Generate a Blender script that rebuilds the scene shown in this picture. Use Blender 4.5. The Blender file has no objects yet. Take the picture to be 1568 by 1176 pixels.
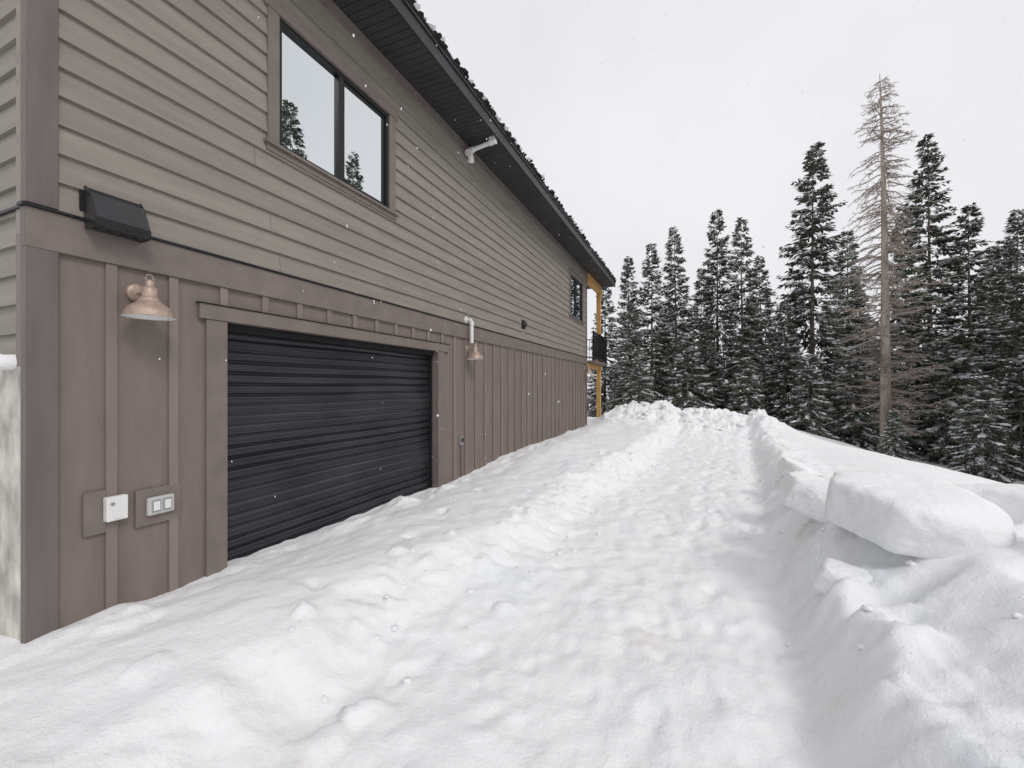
import bpy, math, random
import numpy as np
from mathutils import Vector, Matrix
random.seed(7)
scene = bpy.context.scene
scene.view_settings.view_transform = 'Standard'
scene.view_settings.look = 'None'
scene.view_settings.exposure = 0

# ------------------------------------------------------------------ materials
def mat(name, col, rough=0.6, metal=0.0, spec=0.3, var=0.0, vscale=(3, 3, 3), col2=None,
        bump=0.0, bscale=(20, 20, 20), bdist=0.01, island=0.0, detail=5, objrand=0.0, diffuse=False):
    m = bpy.data.materials.new(name); m.use_nodes = True
    nt = m.node_tree; b = nt.nodes['Principled BSDF']
    if diffuse:
        out = [n for n in nt.nodes if n.type == 'OUTPUT_MATERIAL'][0]
        nt.nodes.remove(b); b = nt.nodes.new('ShaderNodeBsdfDiffuse'); nt.links.new(b.outputs[0], out.inputs[0])
        cin = b.inputs['Color']
    else:
        b.inputs['Roughness'].default_value = rough
        b.inputs['Metallic'].default_value = metal
        b.inputs['Specular IOR Level'].default_value = spec
        cin = b.inputs['Base Color']
    cin.default_value = (*col, 1)
    tc = nt.nodes.new('ShaderNodeTexCoord')
    cur = None
    if var > 0 or col2:
        mp = nt.nodes.new('ShaderNodeMapping'); mp.inputs['Scale'].default_value = vscale
        nt.links.new(tc.outputs['Object'], mp.inputs[0])
        n = nt.nodes.new('ShaderNodeTexNoise'); n.inputs['Scale'].default_value = 1; n.inputs['Detail'].default_value = detail
        nt.links.new(mp.outputs[0], n.inputs['Vector'])
        r = nt.nodes.new('ShaderNodeValToRGB')
        r.color_ramp.elements[0].position = 0.32; r.color_ramp.elements[1].position = 0.68
        c2 = col2 if col2 else tuple(min(1, c * (1 + var)) for c in col)
        c1 = tuple(c * (1 - var) for c in col)
        r.color_ramp.elements[0].color = (*c1, 1); r.color_ramp.elements[1].color = (*c2, 1)
        nt.links.new(n.outputs['Fac'], r.inputs[0]); cur = r.outputs[0]
    if island > 0 or objrand > 0:
        hs = nt.nodes.new('ShaderNodeHueSaturation')
        if cur: nt.links.new(cur, hs.inputs['Color'])
        else: hs.inputs['Color'].default_value = (*col, 1)
        if island > 0:
            g = nt.nodes.new('ShaderNodeNewGeometry'); src = g.outputs['Random Per Island']; a = island
        else:
            g = nt.nodes.new('ShaderNodeObjectInfo'); src = g.outputs['Random']; a = objrand
        mr = nt.nodes.new('ShaderNodeMapRange')
        mr.inputs['To Min'].default_value = 1 - a; mr.inputs['To Max'].default_value = 1 + a
        nt.links.new(src, mr.inputs['Value']); nt.links.new(mr.outputs[0], hs.inputs['Value'])
        cur = hs.outputs[0]
    if cur: nt.links.new(cur, cin)
    if bump > 0:
        mp = nt.nodes.new('ShaderNodeMapping'); mp.inputs['Scale'].default_value = bscale
        nt.links.new(tc.outputs['Object'], mp.inputs[0])
        n = nt.nodes.new('ShaderNodeTexNoise'); n.inputs['Scale'].default_value = 1; n.inputs['Detail'].default_value = 6
        nt.links.new(mp.outputs[0], n.inputs['Vector'])
        bp = nt.nodes.new('ShaderNodeBump'); bp.inputs['Strength'].default_value = bump; bp.inputs['Distance'].default_value = bdist
        nt.links.new(n.outputs['Fac'], bp.inputs['Height']); nt.links.new(bp.outputs[0], b.inputs['Normal'])
    return m

M_SIDING = mat('lap_siding_paint', (0.266, 0.240, 0.208), 0.6, var=0.10, vscale=(8, 1.2, 14), bump=0.7, bscale=(30, 3, 120), bdist=0.004, island=0.05)
M_SIDING2 = mat('end_siding_paint', (0.258, 0.234, 0.203), 0.6, var=0.10, vscale=(1.2, 8, 14), bump=0.7, bscale=(3, 30, 120), bdist=0.004, island=0.05)
M_PANEL = mat('board_batten_paint', (0.210, 0.172, 0.152), 0.6, var=0.09, vscale=(6, 9, 1.3), bump=0.5, bscale=(60, 110, 4), bdist=0.003)
M_BATTEN = mat('batten_paint', (0.235, 0.195, 0.174), 0.58, var=0.09, vscale=(6, 9, 1.3), bump=0.5, bscale=(60, 110, 4), bdist=0.003, island=0.09)
M_TRIM = mat('trim_paint', (0.198, 0.166, 0.149), 0.58, var=0.10, vscale=(5, 5, 5), bump=0.4, bscale=(40, 12, 40), bdist=0.003)
M_CORNER = mat('corner_board_paint', (0.160, 0.136, 0.127), 0.6, var=0.12, vscale=(6, 9, 1.3), bump=0.4, bscale=(60, 110, 4), bdist=0.003)
M_BLACK = mat('black_flashing', (0.018, 0.018, 0.02), 0.4, var=0.2)
M_HOOD = mat('black_hood_plastic', (0.020, 0.020, 0.022), 0.28, spec=.6, var=0.2)
M_DOOR = mat('door_charcoal_steel', (0.042, 0.043, 0.051), 0.27, metal=0.5, spec=0.6, var=0.25, vscale=(1, 1.2, 5), bump=0.15, bscale=(10, 3, 14), bdist=0.008)
M_SOFFIT = mat('soffit_metal', (0.045, 0.043, 0.045), 0.5, var=0.12)
M_FASCIA = mat('fascia_metal', (0.03, 0.03, 0.033), 0.4, var=0.15)
M_SHINGLE = mat('shingles', (0.028, 0.028, 0.03), 0.9, var=0.4, vscale=(12, 12, 12), bump=0.8, bscale=(60, 60, 60))
M_GLASS = mat('window_glass', (0.74, 0.78, 0.79), 0.01, metal=1.0, bump=.03, bscale=(2, 2, 2), bdist=.003)
M_VINYL = mat('black_window_frame', (0.016, 0.016, 0.017), 0.35, var=0.1)
M_COPPER = mat('aged_copper', (0.43, 0.325, 0.265), 0.45, metal=0.3, var=0.18, vscale=(25, 25, 25), bump=0.1)
M_WHITE = mat('white_enamel', (0.78, 0.78, 0.76), 0.35, var=0.04)
M_COVER = mat('outlet_cover_plastic', (0.50, 0.50, 0.48), 0.25, spec=.5, var=0.05)
M_PVC = mat('white_pvc', (0.74, 0.74, 0.73), 0.4, var=0.05)
M_BULB = mat('bulb_glass', (0.7, 0.68, 0.62), 0.2)
M_GREY = mat('grey_plastic', (0.3, 0.3, 0.31), 0.4, var=0.05)
M_WOOD = mat('stained_fir', (0.62, 0.36, 0.13), 0.55, var=0.16, vscale=(14, 14, 1.5), bump=0.3, bscale=(50, 50, 4))
M_CONC = mat('concrete', (0.48, 0.46, 0.41), 0.85, var=0.35, vscale=(6, 6, 4), col2=(0.70, 0.68, 0.62), bump=0.8, bscale=(14, 14, 14), bdist=0.015)
M_FOL = mat('haze_lightened_fir_needles', (0.130, 0.152, 0.110), var=0.25, vscale=(1.3, 1.3, 1.3), col2=(0.195, 0.215, 0.165), objrand=0.15, diffuse=True)  # needle colour lightened to stand in for haze and offset self-shadowing
M_FOLD = mat('haze_paled_far_needles', (0.19, 0.205, 0.185), var=0.22, vscale=(.3, .3, .3), diffuse=True)  # paler than the near firs: depth haze put into the colour
M_TSNOW = mat('branch_snow', (0.84, 0.85, 0.87), diffuse=True)
M_BARK = mat('bark', (0.22, 0.185, 0.16), var=0.35, vscale=(9, 9, 2), bump=0.8, bscale=(25, 25, 6), bdist=0.03, diffuse=True)
M_DEAD = mat('dead_wood', (0.36, 0.31, 0.27), var=0.3, vscale=(2.5, 2.5, .6), col2=(0.55, 0.48, 0.42), bump=0.6, bscale=(25, 25, 5), bdist=0.02, diffuse=True)
M_DEADT = mat('dead_twigs', (0.36, 0.31, 0.28), var=0.25, vscale=(.6, .6, .3), col2=(0.50, 0.43, 0.38), diffuse=True)

def snow_material(name, s1, s2):
    m = bpy.data.materials.new(name); m.use_nodes = True
    nt = m.node_tree; out = [n for n in nt.nodes if n.type == 'OUTPUT_MATERIAL'][0]; nt.nodes.remove(nt.nodes['Principled BSDF'])
    b = nt.nodes.new('ShaderNodeBsdfDiffuse'); nt.links.new(b.outputs[0], out.inputs[0])
    geo = nt.nodes.new('ShaderNodeNewGeometry')
    def noise(scale, detail=6, rough=0.55):
        n = nt.nodes.new('ShaderNodeTexNoise'); n.inputs['Scale'].default_value = scale
        n.inputs['Detail'].default_value = detail; n.inputs['Roughness'].default_value = rough
        nt.links.new(geo.outputs['Position'], n.inputs['Vector']); return n.outputs['Fac']
    r = nt.nodes.new('ShaderNodeValToRGB')
    e = r.color_ramp.elements
    e[0].position = 0.28; e[0].color = (0.80, 0.85, 0.885, 1)
    e[1].position = 0.42; e[1].color = (0.895, 0.90, 0.91, 1)
    e2 = e.new(0.63); e2.color = (0.895, 0.897, 0.905, 1)
    e3 = e.new(0.73); e3.color = (0.77, 0.74, 0.69, 1)
    nt.links.new(noise(1.1, 9, 0.62), r.inputs[0])
    nt.links.new(r.outputs[0], b.inputs['Color'])
    b1 = nt.nodes.new('ShaderNodeBump'); b1.inputs['Strength'].default_value = s1; b1.inputs['Distance'].default_value = 0.032
    nt.links.new(noise(8, 7, .62), b1.inputs['Height'])
    b2 = nt.nodes.new('ShaderNodeBump'); b2.inputs['Strength'].default_value = s2; b2.inputs['Distance'].default_value = 0.012
    nt.links.new(noise(50, 5, 0.75), b2.inputs['Height']); nt.links.new(b1.outputs[0], b2.inputs['Normal'])
    nt.links.new(b2.outputs[0], b.inputs['Normal'])
    return m
M_SNOW = snow_material('snow', .6, .65)

# ------------------------------------------------------------------ helpers
def new_obj(name, verts, faces, mats, midx=None, parent=None, smooth=False, bevel=0.0):
    me = bpy.data.meshes.new(name); me.from_pydata([tuple(v) for v in verts], [], [tuple(f) for f in faces])
    if not isinstance(mats, (list, tuple)): mats = [mats]
    for m in mats: me.materials.append(m)
    if midx is not None: me.polygons.foreach_set('material_index', np.array(midx, dtype=np.int32))
    if smooth: me.polygons.foreach_set('use_smooth', np.ones(len(me.polygons), dtype=bool))
    me.update()
    o = bpy.data.objects.new(name, me); scene.collection.objects.link(o)
    if parent: o.parent = parent
    if bevel > 0:
        b = o.modifiers.new('bevel', 'BEVEL'); b.width = bevel; b.segments = 2; b.limit_method = 'ANGLE'
    return o

def empty(name, loc=(0, 0, 0)):
    e = bpy.data.objects.new(name, None); e.location = loc; scene.collection.objects.link(e); return e

class B:
    """mesh accumulator"""
    def __init__(s): s.v = []; s.f = []; s.m = []
    def box(s, x0, x1, y0, y1, z0, z1, m=0):
        n = len(s.v)
        s.v += [(x0, y0, z0), (x1, y0, z0), (x1, y1, z0), (x0, y1, z0), (x0, y0, z1), (x1, y0, z1), (x1, y1, z1), (x0, y1, z1)]
        for q in ((0, 3, 2, 1), (4, 5, 6, 7), (0, 1, 5, 4), (1, 2, 6, 5), (2, 3, 7, 6), (3, 0, 4, 7)):
            s.f.append(tuple(n + i for i in q)); s.m.append(m)
    def lathe(s, prof, origin=(0, 0, 0), seg=28, m=0, axis='z'):
        n = len(s.v)
        for r, h in prof:
            for k in range(seg):
                a = 2 * math.pi * k / seg
                if axis == 'z': p = (r * math.cos(a), r * math.sin(a), h)
                elif axis == 'x': p = (h, r * math.cos(a), r * math.sin(a))
                s.v.append(tuple(origin[i] + p[i] for i in range(3)))
        for j in range(len(prof) - 1):
            for k in range(seg):
                a = n + j * seg + k; b2 = n + j * seg + (k + 1) % seg
                s.f.append((a, b2, b2 + seg, a + seg)); s.m.append(m)
    def tube(s, pts, rad, seg=10, m=0, cap=True):
        pts = [Vector(p) for p in pts]; n = len(s.v)
        rads = rad if isinstance(rad, (list, tuple)) else [rad] * len(pts)
        for i, p in enumerate(pts):
            d = (pts[min(i + 1, len(pts) - 1)] - pts[max(i - 1, 0)]).normalized()
            up = Vector((0, 0, 1)) if abs(d.z) < 0.9 else Vector((0, 1, 0))
            a = d.cross(up).normalized(); c = d.cross(a).normalized()
            for k in range(seg):
                t = 2 * math.pi * k / seg
                s.v.append(tuple(p + rads[i] * (math.cos(t) * a + math.sin(t) * c)))
        for i in range(len(pts) - 1):
            for k in range(seg):
                a = n + i * seg + k; b2 = n + i * seg + (k + 1) % seg
                s.f.append((a, b2, b2 + seg, a + seg)); s.m.append(m)
        if cap:
            s.f.append(tuple(n + k for k in range(seg))); s.m.append(m)
            s.f.append(tuple(n + (len(pts) - 1) * seg + k for k in range(seg))); s.m.append(m)
    def obj(s, name, mats, parent=None, smooth=False, bevel=0.0):
        return new_obj(name, s.v, s.f, mats, s.m, parent, smooth, bevel)

def arc(p0, p1, p2, n=8):
    p0, p1, p2 = Vector(p0), Vector(p1), Vector(p2)
    return [(1 - t) ** 2 * p0 + 2 * t * (1 - t) * p1 + t * t * p2 for t in [i / n for i in range(n + 1)]]

def smooth_shade(o, ang=35):
    for p in o.data.polygons: p.use_smooth = True
    try:
        o.data.set_sharp_from_angle(angle=math.radians(ang))
    except Exception: pass

# ------------------------------------------------------------------ HOUSE
house = empty('wood_sided_house')
Y0, Y1 = 1.156, 15.3
WIN = [(2.80, 4.37, 3.85, 5.08), (13.05, 14.65, 3.85, 5.18)]

def lap(name, a0, a1, z0, z1, openings, tr, material, seed):
    rr = random.Random(seed); b = B(); e = 0.178; z = z0
    while z < z1 - 0.01:
        zb = min(z + e, z1)
        joints = []; j = a0 + rr.uniform(1.2, 3.6)
        while j < a1 - 0.4: joints.append(j); j += rr.choice([3.66, 3.66, 2.4])
        zs = sorted({z, zb} | {q for o in openings for q in (o[2], o[3]) if z < q < zb})
        for k in range(len(zs) - 1):
            za, zc = zs[k], zs[k + 1]
            segs = []; st = a0
            for jj in joints + [a1]:
                segs.append((st + (0.0015 if st > a0 else 0), jj - (0.0015 if jj < a1 else 0))); st = jj
            out = []
            for s0, s1 in segs:
                cuts = [(s0, s1)]
                for o in openings:
                    if o[2] < (za + zc) / 2 < o[3]:
                        nc = []
                        for c0, c1 in cuts:
                            if o[1] <= c0 or o[0] >= c1: nc.append((c0, c1)); continue
                            if c0 < o[0]: nc.append((c0, o[0]))
                            if c1 > o[1]: nc.append((o[1], c1))
                        cuts = nc
                out += cuts
            f = lambda q: 0.027 - 0.023 * (q - z) / e
            for s0, s1 in out:
                n = len(b.v)
                b.v += [tr(s0, 0.0, za), tr(s1, 0.0, za), tr(s1, f(za), za), tr(s0, f(za), za), tr(s1, f(zc), zc), tr(s0, f(zc), zc)]
                b.f += [(n, n + 1, n + 2, n + 3), (n + 3, n + 2, n + 4, n + 5)]; b.m += [0, 0]
        z = zb
    return b.obj(name, material, house)

lap('lap_siding', Y0 + 0.14, Y1 - 0.10, 2.675, 5.60, WIN, lambda a, o, z: (o, a, z), M_SIDING, 1)
lap('end_lap_siding', -9.0, -0.03, 1.74, 7.9, [], lambda a, o, z: (a, 1.20 - o, z), M_SIDING2, 2)

body = B()
body.box(-9, -0.30, 1.25, Y1 - 0.01, -0.6, 5.9)
body.obj('wall_core', M_SOFFIT, house)
pn_ = B()
OP = (2.32, 5.50, 2.14)
pn_.box(-0.12, 0.0, Y0 + 0.01, OP[0], -0.6, 2.50)
pn_.box(-0.12, 0.0, OP[1], Y1, -0.6, 2.50)
pn_.box(-0.12, 0.0, OP[0] + .001, OP[1] - .001, OP[2], 2.499)
pn_.obj('lower_wall_panel', M_PANEL, house)
up = B()
ys = [Y0 + .01, WIN[0][0], WIN[0][1], WIN[1][0], WIN[1][1], Y1]
for i in range(5):
    if i in (1, 3):
        w = WIN[0] if i == 1 else WIN[1]
        up.box(-0.12, -0.001, ys[i], ys[i + 1], 2.503, w[2]); up.box(-0.12, -0.001, ys[i], ys[i + 1], w[3], 5.9)
    else: up.box(-0.12, -0.001, ys[i], ys[i + 1], 2.503, 5.9)
up.obj('upper_wall_sheathing', M_SIDING, house)

bt = B(); y = 1.56
while y < Y1 - 0.2:
    w = 0.031
    if OP[0] - 0.17 < y < OP[1] + 0.20:
        bt.box(0.001, 0.022, y - w, y + w, 2.262, 2.42)
    else: bt.box(0.001, 0.022, y - w, y + w, -0.5, 2.42)
    y += 0.37
bt.obj('battens', M_BATTEN, house, bevel=0.003)

tr = B()
tr.box(0.0015, 0.034, Y0 + .002, Y1, 2.421, 2.655)
tr.box(0.0015, 0.032, 2.156, OP[0], -0.5, OP[2])
tr.box(0.0015, 0.032, OP[1], OP[1] + 0.17, -0.5, OP[2])
tr.box(0.0015, 0.042, 2.10, 5.80, OP[2] + .001, 2.26)
tr.box(0.0015, 0.036, Y0 + 0.14, Y1 - .1, 5.60, 5.745)
for (a, b_, c, d) in WIN:
    tr.box(0.0015, 0.038, a - 0.115, a, c, d)
    tr.box(0.0015, 0.038, b_, b_ + 0.115, c, d)
    tr.box(0.0015, 0.044, a - 0.15, b_ + 0.15, d + .001, d + 0.12)
    tr.box(0.0015, 0.038, a - 0.13, b_ + 0.13, c - 0.085, c - 0.03)
    tr.box(0.0015, 0.066, a - 0.15, b_ + 0.15, c - 0.029, c - 0.001)
tr.obj('trim_boards', M_TRIM, house, bevel=0.003)
cb = B()
cb.box(-0.03, 0.033, Y0 - 0.001, Y0 + 0.14, -0.6, 2.42)
cb.box(-0.03, 0.033, Y0 - 0.001, Y0 + 0.14, 2.68, 5.745)
cb.box(-0.031, 0.029, Y0 - 0.002, Y0 + 0.03, 2.421, 2.655)
cb.box(-0.03, 0.033, Y1 - 0.10, Y1 + 0.02, -0.6, 2.42)
cb.box(-0.03, 0.033, Y1 - 0.10, Y1 + 0.02, 2.68, 5.745)
cb.obj('corner_boards', M_CORNER, house, bevel=0.003)
fl = B()
fl.box(-0.02, 0.048, Y0 - 0.02, Y1 + .02, 2.656, 2.672)
fl.box(0.0, 0.052, 2.09, 5.81, 2.261, 2.268)
fl.box(-9, -0.021, 1.155, 1.2, 2.656, 2.672)
fl.obj('flashing', M_BLACK, house)
cc = B(); cc.box(-9, -0.032, 1.163, 1.30, -0.6, 1.72)
cc.obj('concrete_foundation', M_CONC, house, bevel=0.01)

# garage door (ribbed roll-up curtain)
nz, ny = 380, 90
vs, fs = [], []
PITCH = 0.096
def rib(u):
    u = u % 1.0
    if u < .07: return -0.018
    if u < .20: t = (u - .07) / .13; return -0.018 + 0.018 * (t * t * (3 - 2 * t))
    if u < .48: return 0.003 * math.sin((u - .20) / .28 * math.pi)
    if u < .56: t = (u - .48) / .08; return -0.007 * math.sin(t * math.pi)
    if u < .76: return 0.003 * math.sin((u - .56) / .20 * math.pi)
    t = (u - .76) / .24; return -0.018 * (t * t * (3 - 2 * t))
for i in range(nz + 1):
    z = -0.3 + (2.20 + 0.3) * i / nz
    for j in range(ny + 1):
        y = OP[0] + .03 + (OP[1] - OP[0] - .06) * j / ny
        ph = z + .05 * math.sin(y * .9)
        band = 0.013 * math.sin(ph * 5.1 + .6) + 0.007 * math.sin(ph * 13.7 + 2)
        amp = 0.005 * math.sin(y * 1.7 + math.sin(z * 3) * 1.4) * math.sin(z * 6.3 + 1) + 0.0018 * math.sin(y * 7 + z * 19)
        vs.append((-0.112 + rib((z + 0.014 * math.sin(z * 5) + .004 * math.sin(y * 2.3 + z * 4)) / PITCH) * (1.1 + .4 * math.sin(z * 8.3)) + amp + band, y, z))
for i in range(nz):
    for j in range(ny):
        a = i * (ny + 1) + j; fs.append((a, a + 1, a + ny + 2, a + ny + 1))
gd = new_obj('garage_door', vs, fs, M_DOOR, parent=house, smooth=True)
gt = B()
gt.box(-0.135, -0.075, OP[0] + .001, OP[0] + .035, -0.4, 2.13)
gt.box(-0.135, -0.075, OP[1] - .035, OP[1] - .001, -0.4, 2.13)
gt.box(-0.13, -0.04, OP[0] + .036, OP[1] - .036, 2.075, 2.139)  # black bar standing in for the shadow gap above the curtain
gt.obj('garage_door_tracks_and_shadow_gap', M_BLACK, house, bevel=0.003)
jb = B()
jb.box(-0.30, -0.001, OP[0] - .015, OP[0] + .0006, -0.5, OP[2] - .001)
jb.box(-0.30, -0.001, OP[1] - .0006, OP[1] + .015, -0.5, OP[2] - .001)
jb.obj('garage_jambs', M_TRIM, house)

for (a, b_, c, d) in WIN:
    w = B(); fr = 0.045; mid = a + (b_ - a) * 0.5
    w.box(-0.05, 0.012, a, a + fr, c, d); w.box(-0.05, 0.012, b_ - fr, b_, c, d)
    w.box(-0.05, 0.012, a + fr, b_ - fr, c, c + fr); w.box(-0.05, 0.012, a + fr, b_ - fr, d - fr, d)
    w.box(-0.05, 0.008, mid - 0.035, mid + 0.035, c + fr, d - fr)
    w.box(-0.045, -0.008, mid + .036, mid + 0.065, c + fr, d - fr); w.box(-0.045, -0.008, b_ - fr - .028, b_ - fr - .001, c + fr, d - fr)
    w.box(-0.045, -0.008, mid + .066, b_ - fr - .029, c + fr, c + fr + .028); w.box(-0.045, -0.008, mid + .066, b_ - fr - .029, d - fr - .028, d - fr)
    w.obj('window_frame', M_VINYL, house, bevel=0.002)
    g = B(); g.box(-0.06, -0.028, a + .01, mid, c + .01, d - .01); g.box(-0.06, -0.0275, mid + .001, b_ - .01, c + .01, d - .01)
    g.obj('window_glass', M_GLASS, house)

# roof
EX, RY0, RY1 = 0.62, 0.45, 17.9
sf = B()
y = RY0
while y < RY1 - .01:
    y2 = min(y + 0.30, RY1); n = 3
    for k in range(n):
        ya = y + (y2 - y) * k / n + .004; yb = y + (y2 - y) * (k + 1) / n - .004
        sf.box(-0.02 if y < Y1 and y > 1.1 else -9.0, EX - 0.022, ya, yb, 5.750, 5.762)
    y = y2
sf.box(-9, EX - .022, RY0, RY1, 5.7635, 5.775)
sf.obj('soffit', M_SOFFIT, house)
fa = B()
fa.box(EX - 0.022, EX, RY0, RY1, 5.725, 5.93)
fa.box(EX + .0005, EX + 0.02, RY0 + .001, RY1 - .001, 5.90, 5.945)
fa.obj('fascia', M_FASCIA, house, bevel=0.003)
slope = 0.33
rf = B(); n = 0
xr = -4.5; zr = 5.94 + (EX - xr) * slope
rf.v += [(EX + .03, RY0 - .02, 5.947), (EX + .03, RY1 + .02, 5.947), (xr, RY1 + .02, zr), (xr, RY0 - .02, zr),
         (EX + .03, RY0 - .02, 5.975), (EX + .03, RY1 + .02, 5.975), (xr, RY1 + .02, zr + .03), (xr, RY0 - .02, zr + .03),
         (-9.6, RY0 - .02, 5.947), (-9.6, RY1 + .02, 5.947), (-9.6, RY1 + .02, 5.975), (-9.6, RY0 - .02, 5.975)]
rf.f += [(0, 1, 2, 3), (4, 7, 6, 5), (0, 4, 5, 1), (0, 3, 7, 4), (1, 5, 6, 2), (3, 2, 9, 8), (7, 11, 10, 6), (8, 9, 10, 11)]; rf.m += [0] * 8
rf.v += [(0, 1.3, 5.8), (-9, 1.3, 5.8), (xr, 1.3, zr - .1)]; rf.f.append((12, 13, 14)); rf.m.append(0)
rf.v += [(0, Y1, 5.8), (-9, Y1, 5.8), (xr, Y1, zr - .1)]; rf.f.append((15, 16, 17)); rf.m.append(0)
rf.obj('roof', M_SHINGLE, house)

def ico_lumps(name, items, mats, parent=None, jitter=.25, smooth=False, sub=1, seed=3):
    import bmesh
    bm = bmesh.new(); bmesh.ops.create_icosphere(bm, subdivisions=sub, radius=1.0)
    bv = np.array([v.co[:] for v in bm.verts]); bf = np.array([[v.index for v in f.verts] for f in bm.faces]); bm.free()
    rg = np.random.default_rng(seed); V = []; F = []; MI = []; n = 0
    for it in items:
        x, y, z, sx, sy, sz, mi = it
        v = bv * (1 + rg.uniform(-jitter, jitter, (len(bv), 1)))
        a = rg.uniform(0, 6.28); c, s_ = math.cos(a), math.sin(a)
        v = v * np.array([sx, sy, sz]); v = np.stack([v[:, 0] * c - v[:, 1] * s_, v[:, 0] * s_ + v[:, 1] * c, v[:, 2]], 1)
        V.append(v + np.array([x, y, z])); F.append(bf + n); MI += [mi] * len(bf); n += len(bv)
    V = np.concatenate(V); F = np.concatenate(F)
    return new_obj(name, V.tolist(), F.tolist(), mats, MI, parent, smooth)

items = []
yy = RY0
while yy < RY1:
    r = random.random()
    if r < 0.75: items.append((EX + .01 + random.uniform(-.03, .03), yy, 5.985 + random.uniform(-.01, .03), .05, random.uniform(.04, .10), random.uniform(.015, .045), 0))
    if r > 0.45: items.append((EX - .0 + random.uniform(-.05, .04), yy, 5.995 + random.uniform(0, .03), .06, random.uniform(.04, .10), random.uniform(.02, .04), 1))
    yy += random.uniform(.05, .12)
ico_lumps('roof_edge_shingles_and_snow', items, [M_SHINGLE, M_SNOW], house)

# balcony at far end
wd = B()
wd.box(-0.08, 0.08, 17.45, 17.61, -3.0, 2.30)
wd.box(-0.08, 0.08, 17.45, 17.61, 2.56, 5.44)
wd.box(-0.09, 0.09, Y1 + .03, 17.75, 5.445, 5.745)
wd.box(-4.5, 0.10, 17.45, 17.60, 2.301, 2.46)
wd.box(-0.07, 0.07, Y1 + .03, 17.44, 2.30, 2.45)
wd.box(-4.4, -4.24, 17.45, 17.61, -3.0, 2.30); wd.box(-4.4, -4.24, 17.45, 17.61, 2.56, 5.745)
wd.obj('balcony_posts_and_beams', M_WOOD, house, bevel=0.006)
dk = B(); dk.box(-4.5, 0.30, Y1 + .022, 17.85, 2.462, 2.555); dk.obj('balcony_deck', M_CORNER, house)
rl = B()
for (xa, xb, ya, yb) in ((0.24, 0.27, Y1 + .05, 17.80), (-4.4, 0.27, 17.77, 17.80)):
    rl.box(xa, xb, ya, yb, 3.56, 3.60); rl.box(xa, xb, ya, yb, 2.63, 2.66)
y = Y1 + .06
while y < 17.75: rl.box(.246, .264, y, y + .018, 2.661, 3.559); y += .11
x = -4.3
while x < 0.2: rl.box(x, x + .018, 17.776, 17.794, 2.661, 3.559); x += .11
for y in (Y1 + .04, 16.5, 17.76): rl.box(.225, .285, y, y + .055, 2.556, 3.64)
rl.obj('balcony_railing', M_BLACK, house)

# ------------------------------------------------------------------ wall fittings
def barn_light(y, z):
    root = empty('barn_light', (0.0, y, z))
    b = B()
    b.lathe([(0.0, .034), (.045, .034), (.058, .028), (.062, .0225), (.062, .0), (0, .0)], (0.002, 0, 0), 28, 0, 'x')
    b.tube(arc((.03, 0, 0), (.10, 0, -.005), (.17, 0, .0), 6), .011, 10)
    b.lathe([(0, .075), (.016, .073), (.024, .062), (.026, .03), (.036, .026), (.044, .015), (.044, -.045), (.056, -.052),
             (.062, -.070), (.078, -.086), (.108, -.108), (.130, -.134), (.138, -.158), (.141, -.176), (.147, -.180)], (.17, 0, 0), 36)
    b.tube([(.17 + .0 , .022 * math.cos(t), .085 + .028 * math.sin(t)) for t in [i * math.pi / 8 - .3 for i in range(11)]], .0035, 6)
    b.tube(arc((.02, 0, .03), (.06, 0, .12), (.165, 0, .07), 8), .004, 6)
    o = b.obj('lamp_body', M_COPPER, root); smooth_shade(o, 40)
    c = B()
    c.lathe([(.147, -.180), (.138, -.178), (.134, -.16), (.124, -.134), (.104, -.112), (.062, -.088), (.04, -.075), (0, -.07)], (.17, 0, 0), 36)
    o = c.obj('lamp_inner_reflector', M_WHITE, root); smooth_shade(o, 60)
    d = B(); d.lathe([(.012, -.08), (.016, -.10), (.03, -.125), (.033, -.145), (.025, -.165), (0, -.172)], (.17, 0, 0), 20)
    o = d.obj('lamp_bulb', M_BULB, root); smooth_shade(o, 60)
    return root
barn_light(1.70, 2.255); barn_light(6.42, 2.25); barn_light(14.95, 2.24)

hv = empty('wall_vent_hood', (0, 1.56, 2.61))
b = B(); n = 0
w = .145
pr = [(.018, .255), (.05, .262), (.085, .225), (.165, .055), (.165, .012), (.15, .0), (.018, .0)]
for s_ in (-w, w):
    for x, z in pr: b.v.append((x, s_, z))
k = len(pr)
b.f.append(tuple(range(k))); b.f.append(tuple(range(2 * k - 1, k - 1, -1))); b.m += [0, 0]
for i in range(k): b.f.append((i, (i + 1) % k, (i + 1) % k + k, i + k)); b.m.append(0)
b.obj('vent_cover', M_HOOD, hv, bevel=0.008)
b = B(); b.box(.0165, .022, -.165, .165, -.018, .275); b.box(.165, .172, -.150, .150, .010, .058)
for i in range(4): b.box(.10, .104, -.13 + i * .068, -.10 + i * .068, -.006, .0)
b.obj('vent_flange', M_BLACK, hv, bevel=0.003)

pv = empty('pvc_vent_pipe', (0, 6.38, 2.74))
b = B(); b.tube([(0.0, 0, 0), (.07, 0, 0)] + arc((.07, 0, 0), (.125, 0, 0), (.125, 0, -.06), 6)[1:] + [(.125, 0, -.40)], .032, 16)
b.tube([(.0, 0, 0), (.05, 0, 0)], .04, 16); b.tube([(.125, 0, -.05), (.125, 0, -.10)], .04, 16); b.tube([(.018, 0, 0), (.026, 0, 0)], .065, 20)
smooth_shade(b.obj('pipe', M_PVC, pv), 40)

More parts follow.
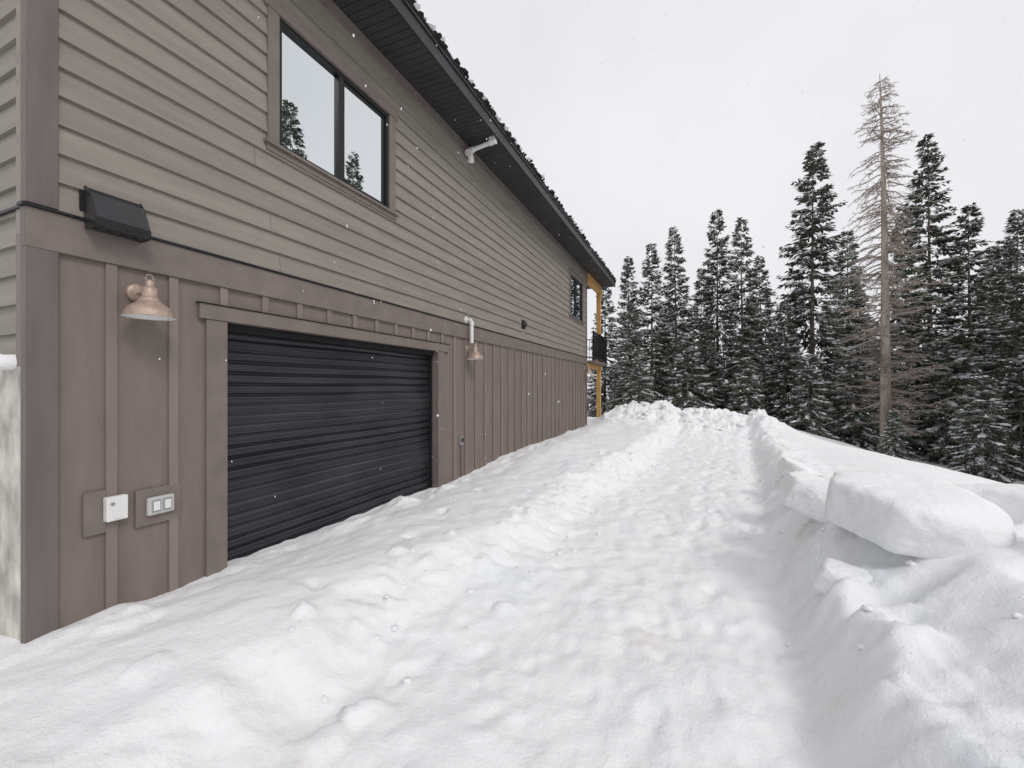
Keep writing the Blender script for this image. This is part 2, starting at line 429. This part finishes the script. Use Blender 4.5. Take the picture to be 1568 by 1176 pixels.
# security flood light under the soffit
pv = empty('security_flood_light', (0, 6.38, 5.60))
b = B(); b.tube([(.14, 0, .03), (.30, 0, .052), (.54, 0, .085)], .036, 14)
b.tube([(.10, .0, .02), (.07, .07, -.05), (.045, .11, -.10)], [.028, .052, .062], 16)
b.tube([(.12, .0, .02), (.12, -.07, -.03), (.125, -.11, -.075)], [.028, .052, .062], 16)
b.tube([(.04, 0, .015), (.10, 0, .025), (.18, 0, .035)], [.03, .055, .042], 14)
b.tube([(.46, 0, .075), (.58, 0, .09)], .05, 14)
smooth_shade(b.obj('arm_and_heads', M_PVC, pv), 40)
b = B(); b.tube([(.0445, .111, -.101), (.042, .115, -.106)], .05, 16); b.tube([(.1252, -.1105, -.0755), (.126, -.115, -.08)], .05, 16); b.obj('lenses', M_COVER, pv)
b = B(); b.box(.47, .57, -.05, .05, .118, .149); b.obj('mount', M_PVC, pv, bevel=.004)

def junction(name, y, z, parts, plate):
    e = empty(name, (0, y, z)); b = B(); b.box(.001, .024, *plate); b.obj('mounting_block', M_TRIM, e, bevel=.003)
    for nm, bx, m, bv in parts:
        c = B(); c.box(*bx); c.obj(nm, m, e, bevel=bv)
junction('junction_box', 1.5, .785, [('cover', (.026, .075, .01, .125, -.075, .085), M_WHITE, .006),
        ('knob', (.0755, .083, .03, .05, .03, .05), M_GREY, .003), ('latch', (.0755, .080, .045, .09, -.06, -.03), M_WHITE, .002)], (-.085, .028, -.15, .13))
junction('outdoor_outlet', 1.83, .75, [('outlet_box', (.026, .062, -.085, .085, -.07, .06), M_COVER, .014),
        ('outlet_left', (.0625, .068, -.062, -.008, -.045, .038), M_GREY, .008), ('outlet_right', (.0625, .068, .008, .062, -.045, .038), M_GREY, .008),
        ('socket_left', (.0682, .071, -.055, -.015, -.036, .028), M_WHITE, .004), ('socket_right', (.0682, .071, .015, .055, -.036, .028), M_WHITE, .004)], (-.14, .14, -.14, .12))
e = empty('door_keypad', (0, 6.21, .69)); b = B(); b.box(.001, .04, -.045, .045, -.07, .07); b.obj('keypad_box', M_GREY, e, bevel=.006)
b = B(); b.box(.0405, .05, -.03, .03, -.02, .05); b.obj('keypad_cover', M_BLACK, e, bevel=.004)
b = B(); b.tube([(.02, 0, -.07), (.02, 0, -.65)], .010, 8); b.obj('conduit', M_CORNER, e)
e = empty('round_wall_vent', (0, 9.03, 3.02)); b = B()
b.lathe([(0, .09), (.05, .085), (.075, .05), (.085, .02), (.085, 0)], (.012, 0, 0), 20, 0, 'x'); b.box(.013, .028, -.1, .1, -.1, .1)
smooth_shade(b.obj('vent_cap', M_BLACK, e), 40)

# ------------------------------------------------------------------ TERRAIN
PERM = np.random.default_rng(5).permutation(256)
GA = np.random.default_rng(6).uniform(0, 2 * np.pi, 256)
def pnoise(x, y):
    x = x + 0 * y; y = y + 0 * x
    xi = np.floor(x).astype(int); yi = np.floor(y).astype(int); xf = x - xi; yf = y - yi
    def g(ix, iy, dx, dy):
        a = GA[PERM[(PERM[ix & 255] + iy) & 255]]; return np.cos(a) * dx + np.sin(a) * dy
    u = xf ** 3 * (xf * (xf * 6 - 15) + 10); v = yf ** 3 * (yf * (yf * 6 - 15) + 10)
    a = g(xi, yi, xf, yf); b = g(xi + 1, yi, xf - 1, yf); c = g(xi, yi + 1, xf, yf - 1); d = g(xi + 1, yi + 1, xf - 1, yf - 1)
    return (a + u * (b - a)) * (1 - v) + (c + u * (d - c)) * v
def fbm(x, y, o=4):
    s = 0; a = 1; f = 1
    for i in range(o): s = s + a * pnoise(x * f + 17.3 * i, y * f - 9.1 * i); a *= .5; f *= 2.03
    return s
def billow(x, y, o=4):
    s = 0; a = 1; f = 1
    for i in range(o): s = s + a * np.abs(pnoise(x * f + 5.3 * i, y * f + 3.1 * i)); a *= .55; f *= 2.1
    return s
def ss(a, b, x):
    t = np.clip((x - a) / (b - a), 0, 1); return t * t * (3 - 2 * t)
def gau(x, y, cx, cy, sx, sy): return np.exp(-((x - cx) / sx) ** 2 - ((y - cy) / sy) ** 2)

def hfun(x, y):
    x = np.asarray(x, float); y = np.asarray(y, float)
    eL = np.minimum(1.45 + .11 * y, 2.9) + .22 * pnoise(y * .6 + 3, x * .1) + .14 * pnoise(y * 2.1, x * .3 + 5) + .06 * pnoise(y * 6, x * .8)
    eR = 4.15 + .085 * (y - 2) + .10 * pnoise(y * .9 + 40, x * 0) + .14 * pnoise(y * 2.3 + 11, x * .5) + .06 * pnoise(y * 6, x)
    z = 0.01 + 0 * x
    z = z + (.20 + .11 * ss(4, 9, y)) * (1 - ss(eL - .32, eL + .28, x)) * ss(-.1, 1.1, x) + .08 * (1 - ss(.0, 1.2, x)) + .09 * ss(5.5, 8.5, y) * (1 - ss(.5, 2, x))
    z = z + .36 * ss(eR - .08, eR + .38, x) * (1 - .3 * ss(8, 14, y)) - .03 * np.exp(-((x - eR + .1) / .15) ** 2)
    z = z + .26 * ss(4.6, 5.2, x) * (1 - ss(4.8, 7.5, y)) * (1 - .4 * ss(5.8, 7, x))
    z = z - .05 * gau(x, y, 3.1, 5, 1.0, 6)
    near = np.exp(-((y - 18) / 3.5) ** 2)
    z = z + .30 * gau(x, y, .9, 17.4, 1.1, 1.3) + .36 * gau(x, y, 2.3, 18.0, .9, 1.2) + .42 * gau(x, y, 3.7, 18.4, 1.1, 1.3) \
        + .44 * gau(x, y, 4.9, 18.2, .9, 1.4) + .28 * gau(x, y, 5.9, 16.8, .7, 1.5)
    z = z + .26 * billow(x * 1.3, y * 1.1, 3) * near * ss(0.2, 1, x) * (1 - ss(5.8, 7.5, x))
    path = ss(eL - .3, eL + .2, x) * (1 - ss(eR - .2, eR + .1, x)) * (1 - ss(16, 18, y))
    smoothr = ss(5.3, 6.5, x)
    z = z + .06 * fbm(x * .45, y * .4, 3)
    z = z + (1 - smoothr * .9) * (.034 * fbm(x * 1.7, y * 1.5, 3)) + ((.010 + path * .013) * (1 - .6 * smoothr)) * fbm(x * 5.5, y * 4.0, 4)
    eb = np.exp(-((x - eL) / .30) ** 2) + 1.2 * np.exp(-((x - eR - .3) / .42) ** 2) + .5 * np.exp(-((x - .15) / .3) ** 2)
    z = z + eb * .10 * (billow(x * 2.6 + 7, y * 2.0, 4) - .2) * (1 - ss(19, 22, y))
    xe = 6.6 - .020 * np.maximum(y - 9, 0) ** 2 * (y < 17) - 1.3 * (y >= 17)
    d = np.maximum(x - xe, y - 20.3); d = np.maximum(d, 0)
    z = z - 2.1 * ss(-.6, 9, d) - .012 * np.clip(d - 8, 0, 200) - .03 * np.clip(x - 5.2, 0, 2)
    z = z + .35 * ss(4, 12, d) * fbm(x * .18, y * .18, 3)
    return z

def axis(lo, a, b, hi, step):
    mid = list(np.arange(a, b, step)); left = []; s = step; p = a
    while p > lo: s *= 1.18; p -= s; left.append(p)
    right = []; s = step; p = mid[-1]
    while p < hi: s *= 1.12; p += s; right.append(p)
    return np.array(left[::-1] + mid + right)
xs = axis(-400, -0.3, 7.6, 500, .028)
ya_ = np.arange(.6, 6.5, .026); yb_ = [ya_[-1]]; s = .026
while yb_[-1] < 21: s = min(s * 1.012, .08); yb_.append(yb_[-1] + s)
while yb_[-1] < 600: s *= 1.12; yb_.append(yb_[-1] + s)
lo = []; p = .6; s = .026
while p > -400: s *= 1.2; p -= s; lo.append(p)
ysg = np.array(lo[::-1] + list(ya_) + yb_[1:])
X, Y = np.meshgrid(xs, ysg)
Z = hfun(X, Y)
rg = np.random.default_rng(21)
def stamp(cx, cy, rx, ry, ang, amt, power=2, warp=.5):
    i0, i1 = np.searchsorted(xs, [cx - 3 * max(rx, ry), cx + 3 * max(rx, ry)]); j0, j1 = np.searchsorted(ysg, [cy - 3 * max(rx, ry), cy + 3 * max(rx, ry)])
    if i1 <= i0 or j1 <= j0: return
    xx = X[j0:j1, i0:i1] - cx; yy = Y[j0:j1, i0:i1] - cy; c, s = math.cos(ang), math.sin(ang)
    u = (xx * c + yy * s) / rx; v = (-xx * s + yy * c) / ry
    r2 = (u * u + v * v) * (1 + warp * pnoise(X[j0:j1, i0:i1] * 9, Y[j0:j1, i0:i1] * 9) * 1.6)
    Z[j0:j1, i0:i1] += amt * np.exp(-np.maximum(r2, 0) ** power)
for k in range(380):
    y = rg.uniform(.8, 15.5); f = rg.uniform(0, 1); x = (1.75 + .11 * y) * (1 - f) + (4.0 + .085 * (y - 2)) * f
    stamp(x, y, rg.uniform(.035, .07), rg.uniform(.06, .13), rg.uniform(-.8, .8), -rg.uniform(.004, .016), 1.6, .9)
for k in range(50):
    y = 1.2 + k * .33 + rg.uniform(-.05, .05); x = 3.35 + .075 * y + .13 * (-1) ** k + rg.uniform(-.05, .05)
    if y < 16: stamp(x, y, .065, .14, rg.uniform(-.2, .2), -rg.uniform(.012, .028), 2)
for k in range(420):
    y = 1.2 + 18 * rg.random() ** .9; side = rg.random() < .45
    x = (1.5 + .11 * min(y, 13) + rg.normal(0, .22)) if side else (4.15 + .085 * (y - 2) + .3 + rg.normal(0, .24))
    r = rg.uniform(.03, .10); stamp(x, y, r, r * rg.uniform(.7, 1.4), rg.uniform(0, 3), rg.uniform(.006, .036), 2.5, .9)
for k in range(200):
    x = rg.uniform(.3, 6.0); y = rg.uniform(16.0, 19.5); r = rg.uniform(.09, .26); stamp(x, y, r, r * rg.uniform(.7, 1.3), rg.uniform(0, 3), rg.uniform(.02, .09), 2.5, .6)
for (x, y) in [(1.15, 2.2), (1.0, 4.1), (.9, 5.2), (1.2, 3.3)]:
    stamp(x, y, .05, .10, rg.uniform(0, 3), -.035)
for k in range(40):
    stamp(rg.uniform(.03, .5), rg.uniform(1.3, 13), rg.uniform(.05, .15), rg.uniform(.08, .25), 0, rg.uniform(.01, .05), 1.5)
stamp(.12, 4.45, .16, .13, 0, .10, 1); stamp(.1, 1.55, .2, .15, 0, .05, 1)
# broken slab bank on the right
stamp(5.45, 4.45, .95, .62, .35, .12, 2.2, .15); stamp(6.0, 3.5, .6, .6, .2, .08, 2, .3)
stamp(4.72, 3.25, .42, .11, .50, -.12, 1.6, .3); stamp(5.45, 3.22, .20, .09, .2, -.16, 1.5, .3)
nx_, ny_ = len(xs), len(ysg)
V = np.stack([X.ravel(), Y.ravel(), Z.ravel()], 1)
ii, jj = np.meshgrid(np.arange(nx_ - 1), np.arange(ny_ - 1)); a = (jj * nx_ + ii).ravel()
F = np.stack([a, a + 1, a + nx_ + 1, a + nx_], 1)
me = bpy.data.meshes.new('snow_ground'); me.vertices.add(len(V)); me.vertices.foreach_set('co', V.ravel())
me.loops.add(F.size); me.loops.foreach_set('vertex_index', F.ravel().astype(np.int32))
me.polygons.add(len(F)); me.polygons.foreach_set('loop_start', np.arange(0, F.size, 4, dtype=np.int32))
me.polygons.foreach_set('use_smooth', np.ones(len(F), dtype=bool)); me.materials.append(M_SNOW); me.update(calc_edges=True); me.validate()
g = bpy.data.objects.new('snow_ground', me); scene.collection.objects.link(g)

def ground_z(x, y):
    i = min(np.searchsorted(xs, x), nx_ - 1); j = min(np.searchsorted(ysg, y), ny_ - 1); return float(Z[j, i])
from mathutils import noise as mn
def slab(x, y, R, thick, rot, seed, sink=.35, p=11):
    """angular block of cut snow: rounded convex polyhedron, partly buried"""
    import bmesh
    rr = random.Random(seed)
    pl = [(Vector((rr.uniform(-.12, .12), rr.uniform(-.12, .12), 1)).normalized(), thick), (Vector((0, 0, -1)), thick)]
    k = rr.choice([5, 6])
    for i in range(k):
        a = 2 * math.pi * (i + rr.uniform(-.28, .28)) / k
        pl.append((Vector((math.cos(a), math.sin(a), rr.uniform(-.25, .35))).normalized(), rr.uniform(.62, 1.0)))
    for i in range(3):
        a = rr.uniform(0, 6.28); pl.append((Vector((math.cos(a), math.sin(a), 1.5)).normalized(), thick * 1.25 + rr.uniform(.1, .25)))
    bm = bmesh.new(); bmesh.ops.create_icosphere(bm, subdivisions=6, radius=1.0)
    q = Vector((seed * 3.1, seed * 1.7, seed))
    for v in bm.verts:
        c = v.co.normalized(); s = sum(max(0, n.dot(c) / d) ** p for n, d in pl); r = s ** (-1 / p)
        w = c * r; r *= 1 + .05 * mn.noise(w * 2.2 + q) + .035 * mn.noise(w * 5 + q) + .018 * mn.noise(w * 12 + q)
        v.co = c * r * R
    me = bpy.data.meshes.new('snow_block'); bm.to_mesh(me); bm.free(); me.materials.append(M_SNOW)
    for f in me.polygons: f.use_smooth = True
    o = bpy.data.objects.new('snow_block', me); o.location = (x, y, ground_z(x, y) + thick * R * (1 - 2 * sink)); o.rotation_euler = rot; scene.collection.objects.link(o)
slab(5.12, 3.92, .62, .30, (.10, .03, .45), 3, .42)
slab(5.85, 4.15, .60, .34, (-.03, .08, 1.3), 5, .50)
slab(4.82, 4.85, .36, .40, (.12, .14, .2), 8, .45)
slab(4.78, 5.75, .28, .45, (.1, -.1, 2.0), 9, .45)
slab(5.75, 3.35, .34, .32, (.12, .10, .9), 12, .45)
slab(4.52, 3.55, .17, .50, (.2, .1, .4), 14, .4)
slab(4.95, 7.1, .26, .45, (.1, .2, .4), 15, .45)
its = []
for k in range(280):
    r = random.random(); s = random.uniform(.006, .026)
    if r < .4: y = random.uniform(1.6, 13); x = 1.6 + .11 * y + random.gauss(0, .25)
    elif r < .7: y = random.uniform(2.5, 14); x = 4.5 + .085 * (y - 2) + random.gauss(0, .25)
    else: x = random.uniform(.5, 5.8); y = random.uniform(16, 19); s *= 4.5
    its.append((x, y, ground_z(x, y) + s * .05, s * 1.3, s, s * .7, 0))
ico_lumps('snow_clods', its, [M_SNOW], jitter=.22, sub=2, smooth=True)
ico_lumps('ledge_snow', [(-.15 - k * .22, 1.185, 1.735 + random.uniform(0, .02), .17, .05, .05, 0) for k in range(14)], [M_SNOW], jitter=.1, sub=2, smooth=True)

# ------------------------------------------------------------------ TREES
def fir(name, seed, H=16., R=2.0, nb=430, k=26, wmul=1.0, snowp=.27, low=.05, pads=5, tp=.9):
    rg = np.random.default_rng(seed); V = []; MI = []
    for i in range(nb):
        q = ((i + rg.random()) / nb) ** .95
        h = H * (low + (1 - low - .01) * q); f = 1 - h / H
        L = R * (f ** tp) * rg.uniform(.62, 1.15) * (1.0 if f < .85 else .85) + .16
        if rg.random() < .06: L *= 1.2
        az = rg.uniform(0, 2 * np.pi); dx, dy = np.cos(az), np.sin(az)
        a_ = -.34 * f + .36 * (1 - f) ** 2 + rg.normal(0, .10); b_ = -.30 * f - .08
        n = int(k * L) + 7
        u = rg.uniform(.10, 1, n) ** .7
        px = dx * L * u; py = dy * L * u; pz = h + L * (a_ * u + b_ * u * u + .20 * u ** 4)
        sgn = rg.choice([-1, 1], n); ang = sgn * rg.uniform(.30, 1.25, n)
        tl = rg.uniform(.5, 1.0, n) * (.20 + .42 * (1 - u) * min(L, 1.7) / 1.2 + .10)
        ex = dx * np.cos(ang) - dy * np.sin(ang); ey = dx * np.sin(ang) + dy * np.cos(ang); ez = a_ * .6 + rg.uniform(-.85, .10, n)
        nn = np.sqrt(ex ** 2 + ey ** 2 + ez ** 2); ex, ey, ez = ex / nn, ey / nn, ez / nn
        w = rg.uniform(.038, .070, n) * wmul
        ph = rg.uniform(-.8, .8, n)
        bs = rg.random() < .8
        sn = (rg.random(n) < (snowp * 1.25 if bs else snowp * .3)) & (u > .25)
        ph = np.where(sn, ph * .9, ph); hx, hy = -ey * np.cos(ph), ex * np.cos(ph); hz = np.sin(ph)
        lift = np.where(sn, .06, 0.); tl = np.where(sn, tl * .6, tl); ez = np.where(sn, ez * .6, ez); w = np.where(sn, w * .85, w)
        P = np.stack([px, py, pz + lift], 1); E = np.stack([ex, ey, ez], 1) * tl[:, None]; W = np.stack([hx, hy, hz], 1) * w[:, None]
        V.append(np.stack([P, P + E * .45 + W, P + E, P + E * .45 - W], 1).reshape(-1, 3)); MI.append(np.where(sn, 1, 0))
        if bs:
            m = int(pads * L) + 1; u = rg.uniform(.3, 1.02, m)
            P = np.stack([dx * L * u, dy * L * u, h + L * (a_ * u + b_ * u * u + .20 * u ** 4) + .06], 1)
            pa = az + rg.uniform(-1.2, 1.2, m); l = rg.uniform(.06, .16, m); w2 = rg.uniform(.025, .055, m) * wmul ** .5
            E = np.stack([np.cos(pa) * l, np.sin(pa) * l, (a_ + b_) * l * .8], 1)
            W = np.stack([-np.sin(pa) * w2, np.cos(pa) * w2, rg.choice([-1, 1], m) * rg.uniform(.015, .05, m)], 1)
            V.append(np.stack([P - E, P + W, P + E, P - W], 1).reshape(-1, 3)); MI.append(np.ones(m, int))
    V = np.concatenate(V); MI = np.concatenate(MI); nf = len(MI); F = np.arange(nf * 4).reshape(-1, 4)
    tb = B(); rr = .010 * H
    pts = [(0.03 * math.sin(t * 5), .03 * math.cos(t * 4), H * t) for t in [0, .08, .25, .5, .75, .9, 1.0]]; rad = [rr * 1.15, rr, rr * .82, rr * .50, rr * .22, rr * .10, .008]
    pts[0] = (0, 0, -1.2); tb.tube(pts, rad, 8, 2)
    base = len(V); V = np.concatenate([V, np.array(tb.v)])
    faces = F.tolist() + [tuple(base + i for i in f) for f in tb.f]; mi = MI.tolist() + tb.m
    return V, faces, mi
def tree_mesh(name, *a, **kw):
    V, F, MI = fir(name, *a, **kw)
    me = bpy.data.meshes.new(name); me.from_pydata(V.tolist(), [], F)
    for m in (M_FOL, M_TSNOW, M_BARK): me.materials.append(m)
    me.polygons.foreach_set('material_index', np.array(MI, dtype=np.int32)); me.update(); return me
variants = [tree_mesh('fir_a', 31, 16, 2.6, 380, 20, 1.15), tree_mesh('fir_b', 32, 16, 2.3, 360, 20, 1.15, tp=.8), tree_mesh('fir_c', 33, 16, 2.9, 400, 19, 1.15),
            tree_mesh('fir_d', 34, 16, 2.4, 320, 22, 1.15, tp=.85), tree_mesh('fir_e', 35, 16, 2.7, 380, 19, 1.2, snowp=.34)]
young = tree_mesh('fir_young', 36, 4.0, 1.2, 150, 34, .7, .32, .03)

def plant(x, y, ztop, vi, rs=1.0):
    zb = float(hfun(x, y)) - .1; H = ztop - zb
    o = bpy.data.objects.new('fir_tree', variants[vi]); s = H / 16.
    o.location = (x, y, zb); o.scale = (rs * s, rs * s, s); o.rotation_euler = (random.uniform(-.02, .02), random.uniform(-.02, .02), random.uniform(0, 6.28))
    scene.collection.objects.link(o)
T = [(-.5, 30.9, 10.9, 1, 1.05), (1.2, 28.4, 10.7, 3, 1.1), (2.65, 30.0, 12.2, 0, 1.0), (5.2, 32.2, 13.7, 1, 1.0), (6.4, 29.5, 11.9, 3, 1.05),
     (9.9, 29.9, 15.8, 2, 1.05), (16.6, 32.8, 16.5, 0, 1.0), (17.95, 32.2, 11.9, 1, 1.15), (17.5, 27.7, 10.0, 4, 1.1),
     (-3.0, 34.2, 10.4, 4, 1.1), (4.0, 36.0, 10.8, 2, 1.1), (8.6, 38, 11.8, 4, 1.15), (8.3, 28.1, 6.4, 0, 1.4), (14.4, 39.4, 13.4, 0, 1.1),
     (17.7, 38.7, 14.6, 3, 1.1), (23, 41, 11.6, 2, 1.1), (13.2, 33.5, 8.5, 4, 1.2), (20.5, 34.5, 10.3, 0, 1.2),
     (21.5, 30.0, 8.6, 3, 1.2), (2.0, 34.5, 8.2, 4, 1.2), (0.2, 25.9, 6.6, 3, 1.4), (7.2, 33.6, 8.0, 0, 1.3), (14.6, 29.8, 6.4, 2, 1.2),
     (-5.5, 29, 10.5, 0, 1.1), (25.5, 33, 12, 0, 1.1), (28, 38, 14, 2, 1.), (4.4, 28.2, 5.6, 2, 1.3),
     (15.9, 16.1, 16.6, 2, .9), (18.6, 20.2, 15.4, 1, .95), (19.2, 23.9, 18.6, 0, .85), (29, 12, 15, 1, 1.), (31, 27, 15, 3, 1.),
     (20.5, 8.0, 7.5, 0, 1.3), (22, 4.0, 8.5, 2, 1.2), (21, 12.5, 7.0, 4, 1.4), (24, 17, 9.0, 3, 1.2), (23, 0, 8.0, 1, 1.3)]
for t in T: plant(*t)
for (x, y, s) in [(13.1, 20.6, .95), (10.7, 25.5, 1.2), (3.3, 24.2, 1.35), (12.2, 26.5, 1.3), (15.6, 23.5, 1.2), (6.2, 25.2, 1.1), (1.0, 23.4, .9), (8.7, 24.4, 1.0), (17.2, 24.9, 1.2), (14.6, 26.3, 1.5), (16.9, 21.6, .9), (13.9, 22.5, .6), (11.0, 21.8, .5), (14.9, 19.8, .8)]:
    o = bpy.data.objects.new('young_fir_tree', young); o.location = (x, y, float(hfun(x, y)) - .1); o.scale = (s, s, s); o.rotation_euler = (0, 0, random.uniform(0, 6)); scene.collection.objects.link(o)

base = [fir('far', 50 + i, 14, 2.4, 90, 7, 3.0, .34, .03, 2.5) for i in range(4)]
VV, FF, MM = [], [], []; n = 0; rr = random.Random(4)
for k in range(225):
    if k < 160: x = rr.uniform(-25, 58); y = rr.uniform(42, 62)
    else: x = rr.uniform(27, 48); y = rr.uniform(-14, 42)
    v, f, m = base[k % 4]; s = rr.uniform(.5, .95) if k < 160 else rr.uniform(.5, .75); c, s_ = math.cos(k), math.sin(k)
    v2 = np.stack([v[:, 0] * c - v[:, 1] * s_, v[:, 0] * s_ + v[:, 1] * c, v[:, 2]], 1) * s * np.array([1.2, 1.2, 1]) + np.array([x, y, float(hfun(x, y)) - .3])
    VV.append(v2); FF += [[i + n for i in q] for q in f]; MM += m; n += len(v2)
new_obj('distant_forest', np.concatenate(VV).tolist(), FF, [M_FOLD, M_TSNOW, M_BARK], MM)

def dead_tree(x, y, ztop):
    zb = float(hfun(x, y)) - .3; H = ztop - zb; rg = random.Random(9)
    root = empty('dead_fir_tree', (x, y, zb)); tk = B()
    bend = lambda t: (.10 * math.sin(t * 3.0) - .25 * t, .06 * math.sin(t * 5))
    pts = [(*bend(t), H * t) for t in [i / 14 for i in range(15)]]; tk.tube(pts, [.22 * (1 - i / 14) ** .85 + .014 for i in range(15)], 12)
    smooth_shade(tk.obj('trunk', M_DEAD, root), 60)
    br = B(); TV, TF = [], []
    def twig(p, d, L, w):
        d = d.normalized(); s = d.cross(Vector((rg.uniform(-1, 1), rg.uniform(-1, 1), rg.uniform(-1, 1)))).normalized() * w
        q = p + d * L * .55 + Vector((0, 0, -.05 * L)); e = p + d * L + Vector((0, 0, -.02 * L)); n = len(TV)
        TV.extend([p - s, p + s, q + s * .7, q - s * .7, e]); TF.append((n, n + 1, n + 2, n + 3)); TF.append((n + 3, n + 2, n + 4))
    nb = 330
    for i in range(nb):
        t = .10 + .885 * (i + rg.random()) / nb; f = 1 - t
        if t < .5: L = rg.uniform(1.1, 2.6) if rg.random() < .75 else rg.uniform(.3, .8)
        else: L = (1.75 * (f / .5) ** .6) * rg.uniform(.45, 1.12) + .14
        az = rg.uniform(0, 6.283); bx, by = bend(t); p0 = Vector((bx, by, H * t)); dr = Vector((math.cos(az), math.sin(az), 0))
        a_ = rg.uniform(-.40, .05) if t < .8 else rg.uniform(-.1, .5); cv = rg.uniform(.0, .30) - .35 * (t > .5)
        side = Vector((-dr.y, dr.x, 0)) * rg.uniform(-.25, .25)
        P = [p0 + dr * L * u + side * L * u * u + Vector((0, 0, L * (a_ * u + cv * u ** 2.5 + .04 * math.sin(u * 9 + i)))) for u in [0, .2, .4, .6, .8, 1]]
        br.tube(P, [max(.009, .032 * (1 - u * .75) * min(1, L)) for u in [0, .2, .4, .6, .8, 1]], 4, 0, False)
        nt = int(13 * L) + 5
        for k in range(nt):
            u = rg.uniform(.15, 1) * 4.99; j = int(u); p = P[j].lerp(P[j + 1], u - j); sg = rg.choice([-1, 1])
            d = dr * rg.uniform(.3, 1) + Vector((-dr.y, dr.x, 0)) * sg * rg.uniform(.4, 1) + Vector((0, 0, rg.uniform(-.7, .25)))
            l = rg.uniform(.2, .6) * (1 - u / 8) * (1 if t < .5 else .8); twig(p, d, l, .011)
            for _ in range(2): twig(p + d.normalized() * l * rg.uniform(.3, .9), d + Vector((rg.uniform(-1, 1), rg.uniform(-1, 1), rg.uniform(-.9, .3))), l * .5, .008)
    br.obj('branches', M_DEADT, root); new_obj('twigs', TV, TF, M_DEADT, None, root)
dead_tree(11.5, 24.0, 15.6)

its = [(random.uniform(.15, 9), random.uniform(1.4, 14), random.uniform(.3, 6.5), *([random.uniform(.0025, .006)] * 2), random.uniform(.004, .010), 0) for _ in range(900)]
ico_lumps('falling_snowflakes', its, [M_TSNOW], jitter=.2)

# ------------------------------------------------------------------ sky, sun, camera
w = bpy.data.worlds.new('World'); scene.world = w; w.use_nodes = True; nt = w.node_tree
bg = nt.nodes['Background']; bg.inputs['Strength'].default_value = 0.1
sky = nt.nodes.new('ShaderNodeTexSky'); sky.sky_type = 'NISHITA'; sky.sun_disc = False
sky.sun_elevation = math.radians(43); sky.sun_rotation = math.radians(118)
tc = nt.nodes.new('ShaderNodeTexCoord'); nz_ = nt.nodes.new('ShaderNodeTexNoise'); nz_.inputs['Scale'].default_value = 1.6; nz_.inputs['Detail'].default_value = 4
nt.links.new(tc.outputs['Generated'], nz_.inputs['Vector'])
rp = nt.nodes.new('ShaderNodeValToRGB'); rp.color_ramp.elements[0].position = .3; rp.color_ramp.elements[1].position = .7
rp.color_ramp.elements[0].color = (.79, .79, .82, 1); rp.color_ramp.elements[1].color = (.92, .91, .935, 1)
nt.links.new(nz_.outputs['Fac'], rp.inputs[0])
sc = nt.nodes.new('ShaderNodeVectorMath'); sc.operation = 'SCALE'; sc.inputs['Scale'].default_value = 10.0
nt.links.new(rp.outputs[0], sc.inputs[0])
mx = nt.nodes.new('ShaderNodeMix'); mx.data_type = 'RGBA'; mx.inputs['Factor'].default_value = .95
nt.links.new(sky.outputs[0], mx.inputs[6]); nt.links.new(sc.outputs[0], mx.inputs[7]); nt.links.new(mx.outputs[2], bg.inputs['Color'])

sl = bpy.data.lights.new('sun', 'SUN'); sl.energy = 1.1; sl.angle = math.radians(18); sl.color = (1, .97, .93)
so = bpy.data.objects.new('sun', sl); scene.collection.objects.link(so)
dirv = Vector((-.75, .40, -.80)); so.rotation_euler = dirv.to_track_quat('-Z', 'Y').to_euler()

cam = bpy.data.cameras.new('camera'); cam.sensor_width = 36; cam.lens = 650 / 1568 * 36; cam.shift_y = 4 / 1568
cam.clip_start = .05; cam.clip_end = 2000
co = bpy.data.objects.new('camera', cam); scene.collection.objects.link(co)
co.location = (3.6, 0, 1.6); co.rotation_euler = (math.radians(90), 0, math.radians(23.15)); scene.camera = co
